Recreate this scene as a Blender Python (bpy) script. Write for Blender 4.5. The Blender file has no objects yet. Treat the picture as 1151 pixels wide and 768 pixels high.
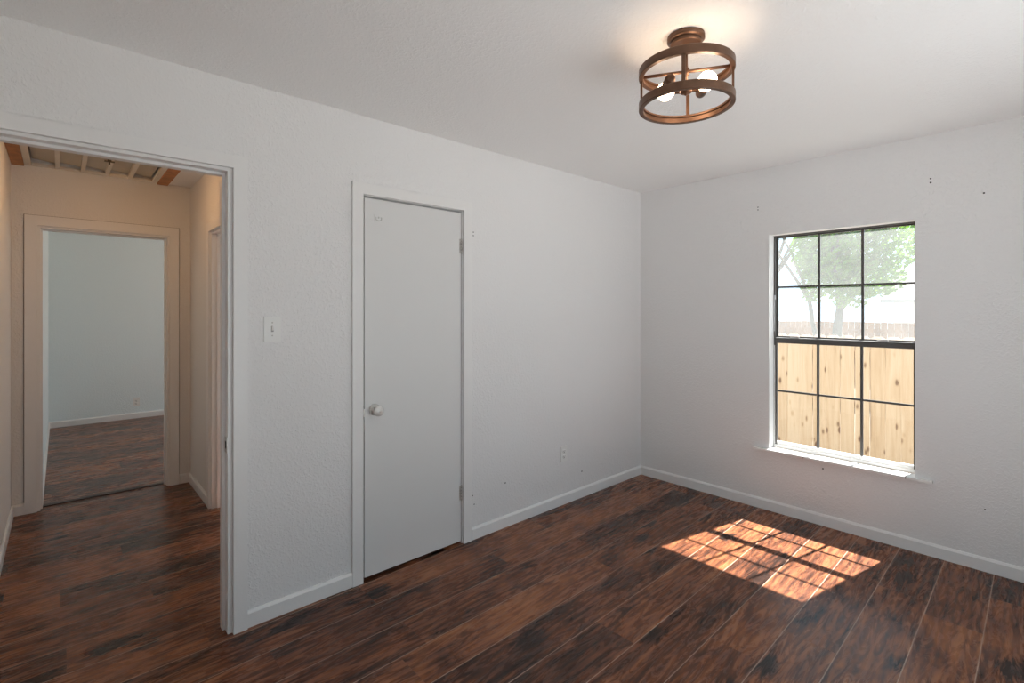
import bpy, bmesh, math, random
from mathutils import Vector, Matrix
random.seed(7)
S = bpy.context.scene
COL = S.collection

# ------------------------------------------------------------------ camera
cd = bpy.data.cameras.new('camera')
cam = bpy.data.objects.new('camera', cd)
COL.objects.link(cam)
cam.location = (2.4558, -3.7348, 1.4237)
cam.rotation_euler = (math.radians(90), 0, math.atan2(0.740754, 0.671777))
cd.sensor_fit = 'HORIZONTAL'
cd.sensor_width = 36.0
cd.lens = 560.0 / 1151.0 * 36.0
cd.shift_y = -35.5 / 1151.0
cd.clip_start = 0.02
S.camera = cam

# ------------------------------------------------------------------ light
SKY = 2.9
SUN = 58.0
LAMP = 46.0
HALL_LAMP = 68.0
S.view_settings.view_transform = 'Standard'
S.view_settings.look = 'None'
S.view_settings.gamma = 1.0
S.view_settings.use_curve_mapping = False
S.view_settings.exposure = -1.06
S.cycles.max_bounces = 16
S.cycles.diffuse_bounces = 10
S.cycles.glossy_bounces = 6
S.cycles.transparent_max_bounces = 16
S.cycles.sample_clamp_indirect = 6.0
S.cycles.use_denoising = True

W = bpy.data.worlds.new('sky')
S.world = W
W.use_nodes = True
nt = W.node_tree
bg = nt.nodes['Background']
bg.inputs['Color'].default_value = (0.65, 0.85, 0.99, 1)
bg.inputs['Strength'].default_value = SKY

sd = bpy.data.lights.new('sun', 'SUN')
sun = bpy.data.objects.new('sun', sd)
COL.objects.link(sun)
sd.energy = SUN
sd.angle = math.radians(0.55)
sd.color = (1.0, 0.96, 0.91)
sun.location = (3, 8, 12)
sun.rotation_euler = Vector((-0.21, -1.0, -1.64)).to_track_quat('-Z', 'Y').to_euler()


# ------------------------------------------------------------------ materials
def newmat(name):
    m = bpy.data.materials.new(name)
    m.use_nodes = True
    t = m.node_tree
    return m, t, t.nodes['Principled BSDF']


def N(t, kind, **kw):
    n = t.nodes.new(kind)
    for k, v in kw.items():
        if k in n.inputs:
            n.inputs[k].default_value = v
        else:
            setattr(n, k, v)
    return n


def simple(name, col, rough=0.5, metal=0.0, spec=0.5, bump=0.0, bscale=200.0, vary=0.0, vscale=3.0):
    m, t, b = newmat(name)
    b.inputs['Base Color'].default_value = (*col, 1)
    b.inputs['Roughness'].default_value = rough
    b.inputs['Metallic'].default_value = metal
    b.inputs['Specular IOR Level'].default_value = spec
    tc = N(t, 'ShaderNodeTexCoord')
    if vary:
        n = N(t, 'ShaderNodeTexNoise', Scale=vscale, Detail=4.0)
        t.links.new(tc.outputs['Object'], n.inputs['Vector'])
        r = N(t, 'ShaderNodeMapRange')
        r.inputs['From Min'].default_value = 0.3
        r.inputs['From Max'].default_value = 0.7
        r.inputs['To Min'].default_value = 1 - vary
        r.inputs['To Max'].default_value = 1 + vary
        t.links.new(n.outputs['Fac'], r.inputs['Value'])
        v = N(t, 'ShaderNodeVectorMath', operation='SCALE')
        v.inputs[0].default_value = col
        t.links.new(r.outputs['Result'], v.inputs['Scale'])
        t.links.new(v.outputs['Vector'], b.inputs['Base Color'])
    if bump:
        n = N(t, 'ShaderNodeTexNoise', Scale=bscale, Detail=3.0)
        t.links.new(tc.outputs['Object'], n.inputs['Vector'])
        bp = N(t, 'ShaderNodeBump', Strength=1.0, Distance=bump)
        t.links.new(n.outputs['Fac'], bp.inputs['Height'])
        t.links.new(bp.outputs['Normal'], b.inputs['Normal'])
    return m


def wall_paint(name, col, dist=0.004, rough=0.55):
    """painted drywall with a hand-trowelled / orange-peel texture"""
    m, t, b = newmat(name)
    b.inputs['Base Color'].default_value = (*col, 1)
    b.inputs['Roughness'].default_value = rough
    b.inputs['Specular IOR Level'].default_value = 0.35
    g = N(t, 'ShaderNodeNewGeometry')
    n1 = N(t, 'ShaderNodeTexNoise', Scale=75.0, Detail=2.5, Roughness=0.55, Distortion=0.4)
    n2 = N(t, 'ShaderNodeTexNoise', Scale=30.0, Detail=2.0, Roughness=0.5, Distortion=1.2)
    n3 = N(t, 'ShaderNodeTexNoise', Scale=1.3, Detail=1.0)
    for n in (n1, n2, n3):
        t.links.new(g.outputs['Position'], n.inputs['Vector'])
    r1 = N(t, 'ShaderNodeMapRange')
    r1.interpolation_type = 'SMOOTHSTEP'
    r1.inputs['From Min'].default_value = 0.48
    r1.inputs['From Max'].default_value = 0.66
    t.links.new(n1.outputs['Fac'], r1.inputs['Value'])
    r2 = N(t, 'ShaderNodeMapRange')
    r2.interpolation_type = 'SMOOTHSTEP'
    r2.inputs['From Min'].default_value = 0.52
    r2.inputs['From Max'].default_value = 0.62
    r2.inputs['To Max'].default_value = 0.6
    t.links.new(n2.outputs['Fac'], r2.inputs['Value'])
    ad = N(t, 'ShaderNodeMath', operation='ADD')
    t.links.new(r1.outputs['Result'], ad.inputs[0])
    t.links.new(r2.outputs['Result'], ad.inputs[1])
    r3 = N(t, 'ShaderNodeMapRange')
    r3.inputs['From Min'].default_value = 0.35
    r3.inputs['From Max'].default_value = 0.65
    r3.inputs['To Min'].default_value = 0.45
    r3.inputs['To Max'].default_value = 1.1
    t.links.new(n3.outputs['Fac'], r3.inputs['Value'])
    mu = N(t, 'ShaderNodeMath', operation='MULTIPLY')
    t.links.new(ad.outputs[0], mu.inputs[0])
    t.links.new(r3.outputs['Result'], mu.inputs[1])
    bp = N(t, 'ShaderNodeBump', Strength=0.8, Distance=dist)
    t.links.new(mu.outputs[0], bp.inputs['Height'])
    t.links.new(bp.outputs['Normal'], b.inputs['Normal'])
    return m


def floor_wood():
    """dark hand-scraped laminate planks running along y"""
    m, t, b = newmat('dark_plank_laminate')
    L = t.links.new
    g = N(t, 'ShaderNodeNewGeometry')
    sp = N(t, 'ShaderNodeSeparateXYZ')
    L(g.outputs['Position'], sp.inputs[0])

    def M(op, a, bb=None, c=None):
        n = N(t, 'ShaderNodeMath', operation=op)
        for i, v in enumerate((a, bb, c)):
            if v is None:
                continue
            if isinstance(v, (int, float)):
                n.inputs[i].default_value = v
            else:
                L(v, n.inputs[i])
        return n.outputs[0]

    xs = M('ADD', sp.outputs['X'], M('MULTIPLY', sp.outputs['Y'], 0.018))
    px = M('DIVIDE', M('ADD', xs, 20.3 - 2.213 % 0.203), 0.203)
    row = M('FLOOR', px)
    fx = M('FRACT', px)
    wr = N(t, 'ShaderNodeTexWhiteNoise', noise_dimensions='1D')
    L(row, wr.inputs['W'])
    py = M('DIVIDE', M('ADD', sp.outputs['Y'], M('MULTIPLY', wr.outputs['Value'], 1.9)), 1.22)
    colid = M('FLOOR', py)
    fy = M('FRACT', py)
    cid = N(t, 'ShaderNodeCombineXYZ')
    L(row, cid.inputs[0])
    L(colid, cid.inputs[1])
    wp = N(t, 'ShaderNodeTexWhiteNoise', noise_dimensions='3D')
    L(cid.outputs[0], wp.inputs['Vector'])
    rnd = wp.outputs['Value']
    # plank-local coordinates, shifted at random per plank
    off = M('MULTIPLY', rnd, 37.0)

    def coords(sx, sy):
        c = N(t, 'ShaderNodeCombineXYZ')
        L(M('MULTIPLY', xs, sx), c.inputs[0])
        L(M('MULTIPLY', sp.outputs['Y'], sy), c.inputs[1])
        L(off, c.inputs[2])
        return c.outputs[0]

    blotch = N(t, 'ShaderNodeTexNoise', Scale=1.0, Detail=3.0, Roughness=0.55, Distortion=0.8)
    L(coords(8.5, 3.0), blotch.inputs['Vector'])
    grain = N(t, 'ShaderNodeTexNoise', Scale=1.0, Detail=8.0, Roughness=0.66, Distortion=2.6)
    L(coords(22.0, 3.2), grain.inputs['Vector'])
    fine = N(t, 'ShaderNodeTexNoise', Scale=1.0, Detail=6.0, Roughness=0.7, Distortion=2.5)
    L(coords(75.0, 14.0), fine.inputs['Vector'])
    # flowing cathedral grain lines
    wave = N(t, 'ShaderNodeTexWave', wave_type='BANDS', bands_direction='X', wave_profile='SIN', Scale=1.0, Distortion=9.0, Detail=4.0)
    wave.inputs['Detail Scale'].default_value = 1.2
    wave.inputs['Detail Roughness'].default_value = 0.6
    L(coords(9.0, 1.6), wave.inputs['Vector'])
    # knots
    kv = N(t, 'ShaderNodeTexVoronoi', Scale=1.0, feature='F1', Randomness=1.0)
    L(coords(4.2, 2.0), kv.inputs['Vector'])
    kr = N(t, 'ShaderNodeMapRange', interpolation_type='SMOOTHSTEP')
    kr.inputs['From Min'].default_value = 0.05
    kr.inputs['From Max'].default_value = 0.24
    kr.inputs['To Min'].default_value = 0.30
    kr.inputs['To Max'].default_value = 0.0
    kd = M('ADD', kv.outputs['Distance'], M('MULTIPLY', M('SUBTRACT', grain.outputs['Fac'], 0.5), 0.45))
    L(kd, kr.inputs['Value'])
    v = M('ADD', M('MULTIPLY', blotch.outputs['Fac'], 0.58), M('MULTIPLY', M('SUBTRACT', grain.outputs['Fac'], 0.04), 0.52))
    v = M('ADD', v, M('MULTIPLY', M('SUBTRACT', fine.outputs['Fac'], 0.5), 0.14))
    v = M('ADD', v, M('MULTIPLY', M('SUBTRACT', wave.outputs['Fac'], 0.5), 0.10))
    v = M('ADD', v, M('MULTIPLY', M('SUBTRACT', rnd, 0.5), 0.15))
    v = M('SUBTRACT', v, kr.outputs['Result'])
    # wavy hand-scraped grain lines
    cn = N(t, 'ShaderNodeTexNoise', Scale=1.0, Detail=3.0, Roughness=0.55, Distortion=1.2)
    L(coords(17.0, 2.2), cn.inputs['Vector'])
    cf = M('FRACT', M('MULTIPLY', cn.outputs['Fac'], 5.0))
    cr = N(t, 'ShaderNodeMapRange', interpolation_type='SMOOTHSTEP')
    cr.inputs['From Max'].default_value = 0.22
    L(M('ABSOLUTE', M('SUBTRACT', cf, 0.5)), cr.inputs['Value'])
    lines = cr.outputs['Result']
    v = M('SUBTRACT', v, M('MULTIPLY', M('SUBTRACT', 1.0, lines), 0.055))
    ramp = N(t, 'ShaderNodeValToRGB')
    e = ramp.color_ramp.elements
    e[0].position = 0.32
    e[0].color = (0.025, 0.0108, 0.0068, 1)
    e[1].position = 0.80
    e[1].color = (0.38, 0.155, 0.062, 1)
    for p, c in ((0.42, (0.060, 0.0225, 0.0125, 1)), (0.52, (0.135, 0.047, 0.023, 1)), (0.63, (0.245, 0.090, 0.038, 1))):
        k = e.new(p)
        k.color = c
    L(v, ramp.inputs['Fac'])
    # bevelled seams between planks, their glossy highlights painted as pale lines
    ex = M('MINIMUM', fx, M('SUBTRACT', 1.0, fx))
    ey = M('MINIMUM', fy, M('SUBTRACT', 1.0, fy))
    sx = N(t, 'ShaderNodeMapRange')
    sx.inputs['From Max'].default_value = 0.018
    L(ex, sx.inputs['Value'])
    sy = N(t, 'ShaderNodeMapRange')
    sy.inputs['From Max'].default_value = 0.002
    L(ey, sy.inputs['Value'])
    seam = M('MINIMUM', sx.outputs['Result'], sy.outputs['Result'])
    mx = N(t, 'ShaderNodeMix', data_type='RGBA')
    mx.inputs['A'].default_value = (0.50, 0.36, 0.28, 1)
    seamc = N(t, 'ShaderNodeMapRange')
    seamc.inputs['From Max'].default_value = 0.8
    L(sx.outputs['Result'], seamc.inputs['Value'])
    L(seamc.outputs['Result'], mx.inputs['Factor'])
    L(ramp.outputs['Color'], mx.inputs['B'])
    L(mx.outputs['Result'], b.inputs['Base Color'])
    rr = N(t, 'ShaderNodeMapRange')
    rr.inputs['From Min'].default_value = 0.3
    rr.inputs['From Max'].default_value = 0.7
    rr.inputs['To Min'].default_value = 0.20
    rr.inputs['To Max'].default_value = 0.34
    L(grain.outputs['Fac'], rr.inputs['Value'])
    L(rr.outputs['Result'], b.inputs['Roughness'])
    b.inputs['Specular IOR Level'].default_value = 0.27
    b.inputs['Coat Weight'].default_value = 0.06
    b.inputs['Coat Roughness'].default_value = 0.5
    hgt = M('ADD', M('MULTIPLY', seam, 0.8), M('ADD', M('MULTIPLY', grain.outputs['Fac'], 0.6), M('ADD', M('MULTIPLY', fine.outputs['Fac'], 0.3), M('MULTIPLY', lines, 0.25))))
    bp = N(t, 'ShaderNodeBump', Strength=0.4, Distance=0.0014)
    L(hgt, bp.inputs['Height'])
    L(bp.outputs['Normal'], b.inputs['Normal'])
    return m


def fence_wood():
    m, t, b = newmat('pine_fence_board')
    L = t.links.new
    oi = N(t, 'ShaderNodeObjectInfo')
    tc = N(t, 'ShaderNodeTexCoord')
    cmb = N(t, 'ShaderNodeCombineXYZ')
    ml = N(t, 'ShaderNodeMath', operation='MULTIPLY')
    ml.inputs[1].default_value = 60.0
    L(oi.outputs['Random'], ml.inputs[0])
    L(ml.outputs[0], cmb.inputs[1])
    va = N(t, 'ShaderNodeVectorMath', operation='ADD')
    L(tc.outputs['Object'], va.inputs[0])
    L(cmb.outputs[0], va.inputs[1])
    mp = N(t, 'ShaderNodeMapping')
    mp.inputs['Scale'].default_value = (30, 1, 1.6)
    L(va.outputs[0], mp.inputs['Vector'])
    gr = N(t, 'ShaderNodeTexNoise', Scale=1.0, Detail=5.0, Roughness=0.6, Distortion=0.8)
    L(mp.outputs[0], gr.inputs['Vector'])
    mp2 = N(t, 'ShaderNodeMapping')
    mp2.inputs['Scale'].default_value = (10, 1, 4.6)
    L(va.outputs[0], mp2.inputs['Vector'])
    kn = N(t, 'ShaderNodeTexVoronoi', Scale=1.0)
    L(mp2.outputs[0], kn.inputs['Vector'])
    kr = N(t, 'ShaderNodeMapRange', interpolation_type='SMOOTHSTEP')
    kr.inputs['From Min'].default_value = 0.06
    kr.inputs['From Max'].default_value = 0.26
    kr.inputs['To Min'].default_value = 0.42
    kr.inputs['To Max'].default_value = 0.0
    L(kn.outputs['Distance'], kr.inputs['Value'])
    sm = N(t, 'ShaderNodeMath', operation='SUBTRACT')
    L(gr.outputs['Fac'], sm.inputs[0])
    L(kr.outputs['Result'], sm.inputs[1])
    a2 = N(t, 'ShaderNodeMath', operation='MULTIPLY_ADD')
    a2.inputs[1].default_value = 0.34
    L(oi.outputs['Random'], a2.inputs[0])
    L(sm.outputs[0], a2.inputs[2])
    ramp = N(t, 'ShaderNodeValToRGB')
    e = ramp.color_ramp.elements
    e[0].position = 0.15
    e[0].color = (0.17, 0.095, 0.055, 1)
    e[1].position = 0.85
    e[1].color = (0.56, 0.42, 0.29, 1)
    k = e.new(0.45)
    k.color = (0.47, 0.325, 0.20, 1)
    L(a2.outputs[0], ramp.inputs['Fac'])
    L(ramp.outputs['Color'], b.inputs['Base Color'])
    b.inputs['Roughness'].default_value = 0.8
    return m


def glass(name, haze):
    m = bpy.data.materials.new(name)
    m.use_nodes = True
    t = m.node_tree
    for n in list(t.nodes):
        if n.type != 'OUTPUT_MATERIAL':
            t.nodes.remove(n)
    out = [n for n in t.nodes if n.type == 'OUTPUT_MATERIAL'][0]
    tr = N(t, 'ShaderNodeBsdfTransparent')
    tr.inputs['Color'].default_value = (0.97, 0.985, 0.98, 1)
    gl = N(t, 'ShaderNodeBsdfGlossy', Roughness=0.02)
    lw = N(t, 'ShaderNodeLayerWeight')
    pw = N(t, 'ShaderNodeMath', operation='POWER')
    pw.inputs[1].default_value = 5.0
    t.links.new(lw.outputs['Facing'], pw.inputs[0])
    fr = N(t, 'ShaderNodeMath', operation='MULTIPLY_ADD')
    fr.inputs[1].default_value = 0.92
    fr.inputs[2].default_value = 0.06
    t.links.new(pw.outputs[0], fr.inputs[0])
    mx = N(t, 'ShaderNodeMixShader')
    t.links.new(fr.outputs[0], mx.inputs[0])
    t.links.new(tr.outputs[0], mx.inputs[1])
    t.links.new(gl.outputs[0], mx.inputs[2])
    last = mx.outputs[0]
    if haze:
        tl = N(t, 'ShaderNodeBsdfTranslucent')
        tl.inputs['Color'].default_value = (0.93, 0.96, 0.97, 1)
        tc = N(t, 'ShaderNodeTexCoord')
        n = N(t, 'ShaderNodeTexNoise', Scale=5.0, Detail=3.0)
        t.links.new(tc.outputs['Object'], n.inputs['Vector'])
        r = N(t, 'ShaderNodeMapRange')
        r.inputs['To Min'].default_value = haze * 0.6
        r.inputs['To Max'].default_value = haze * 1.4
        t.links.new(n.outputs['Fac'], r.inputs['Value'])
        m2 = N(t, 'ShaderNodeMixShader')
        t.links.new(r.outputs['Result'], m2.inputs[0])
        t.links.new(last, m2.inputs[1])
        t.links.new(tl.outputs[0], m2.inputs[2])
        last = m2.outputs[0]
    t.links.new(last, out.inputs[0])
    return m


def emitter(name, col, strength):
    m, t, b = newmat(name)
    b.inputs['Base Color'].default_value = (0.9, 0.9, 0.88, 1)
    b.inputs['Emission Color'].default_value = (*col, 1)
    b.inputs['Emission Strength'].default_value = strength
    return m


def leaf_mat(name, col):
    m, t, b = newmat(name)
    out = [n for n in t.nodes if n.type == 'OUTPUT_MATERIAL'][0]
    b.inputs['Base Color'].default_value = (*col, 1)
    b.inputs['Roughness'].default_value = 0.6
    tl = N(t, 'ShaderNodeBsdfTranslucent')
    tl.inputs['Color'].default_value = (col[0] * 1.5, col[1] * 1.5, col[2], 1)
    mx = N(t, 'ShaderNodeMixShader')
    mx.inputs[0].default_value = 0.5
    t.links.new(b.outputs[0], mx.inputs[1])
    t.links.new(tl.outputs[0], mx.inputs[2])
    t.links.new(mx.outputs[0], out.inputs[0])
    return m


PAINT = wall_paint('white_textured_wall_paint', (0.78, 0.775, 0.77), 0.0013)
CEIL = wall_paint('white_ceiling_paint', (0.90, 0.90, 0.895), 0.001)
HALLP = wall_paint('hallway_wall_paint', (0.77, 0.755, 0.73), 0.0012)
COOLP = wall_paint('cool_light_tinted_paint', (0.78, 0.86, 0.88), 0.0012)  # cool daylight of the far bedroom and side room put into the paint
TRIM = simple('white_trim_enamel', (0.79, 0.785, 0.775), 0.38, bump=0.0004, bscale=60)
DOORP = simple('white_door_enamel', (0.70, 0.70, 0.69), 0.42, bump=0.0003, bscale=25)
FLOOR = floor_wood()
FENCE = fence_wood()
BRONZE = simple('oil_rubbed_bronze', (0.145, 0.076, 0.045), 0.38, metal=0.55, vary=0.12, vscale=30)
DARKB = simple('dark_anodised_frame', (0.115, 0.11, 0.105), 0.4, metal=0.3)
ALU = simple('brushed_aluminium', (0.55, 0.55, 0.56), 0.4, metal=0.9)
NICKEL = simple('worn_nickel', (0.55, 0.53, 0.50), 0.35, metal=0.9, vary=0.15, vscale=60)
BLACK = simple('black_metal', (0.015, 0.014, 0.013), 0.5)
DARK = simple('dark_gap', (0.02, 0.018, 0.017), 0.9)
PLASTIC = simple('white_plastic', (0.80, 0.80, 0.78), 0.35)
LOUVRE = simple('cream_painted_louvre', (0.78, 0.74, 0.66), 0.55, vary=0.05)
BLADE = simple('recess_shaded_blade', (0.62, 0.57, 0.48), 0.6, vary=0.05)  # louvre cream darkened for the shade inside the recess
RAWPINE = simple('varnished_pine_trim', (0.42, 0.17, 0.055), 0.5, vary=0.25, vscale=18)
TILE = simple('white_glazed_tile', (0.86, 0.86, 0.85), 0.2)
GROUT = simple('grey_grout', (0.05, 0.05, 0.05), 0.9)
STUCCO = simple('exterior_stucco', (0.62, 0.60, 0.56), 0.9, bump=0.002)
GRASS = simple('dry_lawn', (0.19, 0.185, 0.16), 0.95, vary=0.3, vscale=4)
BARK = simple('grey_bark', (0.13, 0.125, 0.11), 0.9, bump=0.02, bscale=12, vary=0.3, vscale=6)
LEAF1 = leaf_mat('spring_leaves', (0.105, 0.225, 0.022))
LEAF2 = leaf_mat('blue_green_leaves', (0.07, 0.11, 0.07))
SHINGLE = simple('grey_shingles', (0.35, 0.34, 0.34), 0.9, vary=0.15, vscale=8)
SIDING = simple('pale_siding', (0.72, 0.72, 0.72), 0.8)
OLDFENCE = simple('weathered_fence', (0.30, 0.18, 0.125), 0.9, vary=0.25, vscale=5)
GLASS_CLEAR = glass('clear_window_glass', 0)
GLASS_HAZE = glass('hazy_window_glass', 0.115)
BULB = emitter('lit_bulb_glass', (1.0, 0.72, 0.48), LAMP)
HALLBULB = emitter('lit_hall_globe', (1.0, 0.55, 0.24), HALL_LAMP)


# ------------------------------------------------------------------ mesh helpers
def box(bm, x0, x1, y0, y1, z0, z1, mi=0):
    if x0 > x1: x0, x1 = x1, x0
    if y0 > y1: y0, y1 = y1, y0
    if z0 > z1: z0, z1 = z1, z0
    v = [bm.verts.new(p) for p in ((x0, y0, z0), (x1, y0, z0), (x1, y1, z0), (x0, y1, z0),
                                   (x0, y0, z1), (x1, y0, z1), (x1, y1, z1), (x0, y1, z1))]
    fs = []
    for f in ((0, 3, 2, 1), (4, 5, 6, 7), (0, 1, 5, 4), (1, 2, 6, 5), (2, 3, 7, 6), (3, 0, 4, 7)):
        fc = bm.faces.new([v[i] for i in f])
        fc.material_index = mi
        fs.append(fc)
    return fs


def bevel_all(bm, w, seg=2, ang=0.6):
    es = [e for e in bm.edges if len(e.link_faces) == 2 and e.calc_face_angle(0) > ang]
    bmesh.ops.bevel(bm, geom=es, offset=w, segments=seg, affect='EDGES', clamp_overlap=True)


def bbox_bm(x0, x1, y0, y1, z0, z1, w=0.002, seg=2):
    bm = bmesh.new()
    box(bm, x0, x1, y0, y1, z0, z1)
    bevel_all(bm, w, seg)
    return bm


def tube(bm, pts, r, seg=12, cap=True):
    pts = [Vector(p) for p in pts]
    rings = []
    up = None
    for i, p in enumerate(pts):
        a = pts[max(i - 1, 0)]
        c = pts[min(i + 1, len(pts) - 1)]
        d = (c - a).normalized()
        if up is None or abs(up.dot(d)) > 0.95:
            up = Vector((0, 0, 1)) if abs(d.z) < 0.9 else Vector((1, 0, 0))
        s = d.cross(up).normalized()
        u = s.cross(d).normalized()
        up = u
        rr = r[i] if isinstance(r, (list, tuple)) else r
        rings.append([bm.verts.new(p + (s * math.cos(k * 2 * math.pi / seg) + u * math.sin(k * 2 * math.pi / seg)) * rr)
                      for k in range(seg)])
    for a, c in zip(rings, rings[1:]):
        for k in range(seg):
            f = bm.faces.new((a[k], a[(k + 1) % seg], c[(k + 1) % seg], c[k]))
            f.smooth = True
    if cap:
        bm.faces.new(rings[0][::-1])
        bm.faces.new(rings[-1])


def lathe(bm, prof, mat=Matrix.Identity(4), seg=48, closed=False, smooth=True):
    """profile of (radius, height) turned about local z, then placed with mat"""
    rings = []
    for r, z in prof:
        if r < 1e-6:
            rings.append([bm.verts.new(mat @ Vector((0, 0, z)))])
        else:
            rings.append([bm.verts.new(mat @ Vector((r * math.cos(k * 2 * math.pi / seg), r * math.sin(k * 2 * math.pi / seg), z)))
                          for k in range(seg)])
    pairs = list(zip(rings, rings[1:]))
    if closed:
        pairs.append((rings[-1], rings[0]))
    for a, c in pairs:
        for k in range(seg):
            k2 = (k + 1) % seg
            if len(a) == 1 and len(c) == 1:
                continue
            if len(a) == 1:
                f = bm.faces.new((a[0], c[k2], c[k]))
            elif len(c) == 1:
                f = bm.faces.new((a[k], a[k2], c[0]))
            else:
                f = bm.faces.new((a[k], a[k2], c[k2], c[k]))
            f.smooth = smooth


def axis_mat(origin, direction):
    q = Vector(direction).normalized().to_track_quat('Z', 'Y')
    return Matrix.Translation(Vector(origin)) @ q.to_matrix().to_4x4()


def obj(name, bm, mats, parent=None, origin=None):
    bmesh.ops.recalc_face_normals(bm, faces=bm.faces)
    me = bpy.data.meshes.new(name)
    if origin is not None:
        bmesh.ops.translate(bm, verts=bm.verts, vec=-Vector(origin))
    bm.to_mesh(me)
    bm.free()
    if not isinstance(mats, (list, tuple)):
        mats = [mats]
    for m in mats:
        me.materials.append(m)
    o = bpy.data.objects.new(name, me)
    COL.objects.link(o)
    if origin is not None:
        o.location = origin
    if parent is not None:
        o.parent = parent
        pl = parent.matrix_basis.translation.copy()
        if parent.parent is not None:
            pl = pl + parent.parent.matrix_basis.translation
        o.location = o.location - pl
    return o


def thing(name, loc, label, cat, group=None):
    o = bpy.data.objects.new(name, None)
    o.empty_display_size = 0.05
    COL.objects.link(o)
    o.location = loc
    return tag(o, label, cat, group)


def tag(o, label, cat, group=None):
    o['label'] = label
    o['category'] = cat
    if group:
        o['group'] = group
    return o


def struct(o, label, cat):
    o['kind'] = 'structure'
    o['label'] = label
    o['category'] = cat
    return o


def slab_grid(name, axis, a0, a1, u0, u1, v0, v1, holes, mat, parent=None):
    """wall (axis 'x' or 'y') or ceiling (axis 'z') of thickness a0..a1 with rectangular openings, outer skin only"""
    def P(a, u, v):
        return {'x': (a, u, v), 'y': (u, a, v), 'z': (u, v, a)}[axis]
    us = sorted({u0, u1, *[h[0] for h in holes], *[h[1] for h in holes]})
    vs = sorted({v0, v1, *[h[2] for h in holes], *[h[3] for h in holes]})
    us = [u for u in us if u0 <= u <= u1]
    vs = [v for v in vs if v0 <= v <= v1]

    def solid(i, j):
        if i < 0 or j < 0 or i >= len(us) - 1 or j >= len(vs) - 1:
            return False
        cu, cv = (us[i] + us[i + 1]) / 2, (vs[j] + vs[j + 1]) / 2
        return not any(h[0] < cu < h[1] and h[2] < cv < h[3] for h in holes)
    bm = bmesh.new()

    def quad(*ps):
        bm.faces.new([bm.verts.new(p) for p in ps])
    for i in range(len(us) - 1):
        for j in range(len(vs) - 1):
            if not solid(i, j):
                continue
            ua, ub, va, vb = us[i], us[i + 1], vs[j], vs[j + 1]
            for a in (a0, a1):
                quad(P(a, ua, va), P(a, ub, va), P(a, ub, vb), P(a, ua, vb))
            if not solid(i - 1, j): quad(P(a0, ua, va), P(a1, ua, va), P(a1, ua, vb), P(a0, ua, vb))
            if not solid(i + 1, j): quad(P(a0, ub, va), P(a1, ub, va), P(a1, ub, vb), P(a0, ub, vb))
            if not solid(i, j - 1): quad(P(a0, ua, va), P(a1, ua, va), P(a1, ub, va), P(a0, ub, va))
            if not solid(i, j + 1): quad(P(a0, ua, vb), P(a1, ua, vb), P(a1, ub, vb), P(a0, ub, vb))
    bmesh.ops.remove_doubles(bm, verts=bm.verts, dist=1e-5)
    return obj(name, bm, mat, parent)


H = 2.44
# ------------------------------------------------------------------ room shell
bm = bmesh.new()
box(bm, -5.9, 3.25, -4.35, 0.05, -0.12, 0.0)
struct(obj('floor', bm, FLOOR), 'dark reddish brown wood plank floor', 'floor')

HX0, HX1, HY0, HY1 = -2.375, -1.785, -3.92, -3.165          # attic-fan opening in the hallway ceiling
struct(slab_grid('ceiling', 'z', H, H + 0.12, -5.9, 3.25, -4.35, 0.13, [(HX0, HX1, HY0, HY1), (-2.45, -0.86, -1.55, 0.13)], CEIL),  # second hole opens the roof outside the side room to daylight
       'white lightly textured ceiling', 'ceiling')

EY0, EY1, EZ = -3.965, -3.175, 2.05       # entry opening
CY0, CY1, CZ = -2.562, -1.918, 2.03       # closet opening
struct(slab_grid('wall_left', 'x', -0.115, 0.0, -4.25, 0.0, 0, H,
                 [(EY0, EY1, -1, EZ), (CY0, CY1, -1, CZ)], PAINT),
       'white textured wall with closet door and hallway doorway', 'wall')
WX0, WX1, WZ0, WZ1 = 1.060, 1.876, 0.422, 1.957
struct(slab_grid('wall_right', 'y', 0.0, 0.136, -0.85, 3.25, 0, H, [(WX0, WX1, WZ0, WZ1)], PAINT),
       'white textured wall with the window', 'wall')
BY0, BY1, BZ0, BZ1 = -3.2, -0.9, 0.06, 2.08
struct(slab_grid('wall_back', 'x', 3.10, 3.25, -4.25, 0.0, 0, H, [(BY0, BY1, BZ0, BZ1)], PAINT),
       'white wall behind the viewer with an added opening for fill daylight', 'wall')
struct(slab_grid('wall_near', 'y', -4.30, -4.15, -0.115, 3.25, 0, H, [], PAINT), 'white wall beside the viewer', 'wall')

# hallway, far bedroom and side room beyond the doorway
FY0, FY1, FZ = -3.855, -3.080, 2.02
struct(slab_grid('wall_hall_far', 'x', -2.50, -2.40, -4.10, -0.5, 0, H, [(FY0, FY1, -1, FZ)], HALLP),
       'hallway end wall with the doorway to the far bedroom', 'wall')
RX0, RX1, RZ = -1.640, -0.86, 1.985
struct(slab_grid('wall_hall_right', 'y', -2.935, -2.835, -2.40, -0.115, 0, H, [(RX0, RX1, -1, RZ)], HALLP),
       'right hallway wall with a doorway', 'wall')
struct(slab_grid('wall_hall_left', 'y', -4.10, -3.985, -2.40, -0.115, 0, H, [], HALLP), 'left hallway wall', 'wall')
struct(slab_grid('wall_closet', 'x', -0.85, -0.75, -2.835, 0.0, 0, H, [], HALLP), 'closet back wall', 'wall')
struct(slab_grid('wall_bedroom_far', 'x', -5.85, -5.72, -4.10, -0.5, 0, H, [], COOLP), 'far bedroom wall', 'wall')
struct(slab_grid('wall_bedroom_left', 'y', -3.96, -3.84, -5.72, -2.50, 0, H, [], COOLP), 'far bedroom left wall', 'wall')
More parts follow.
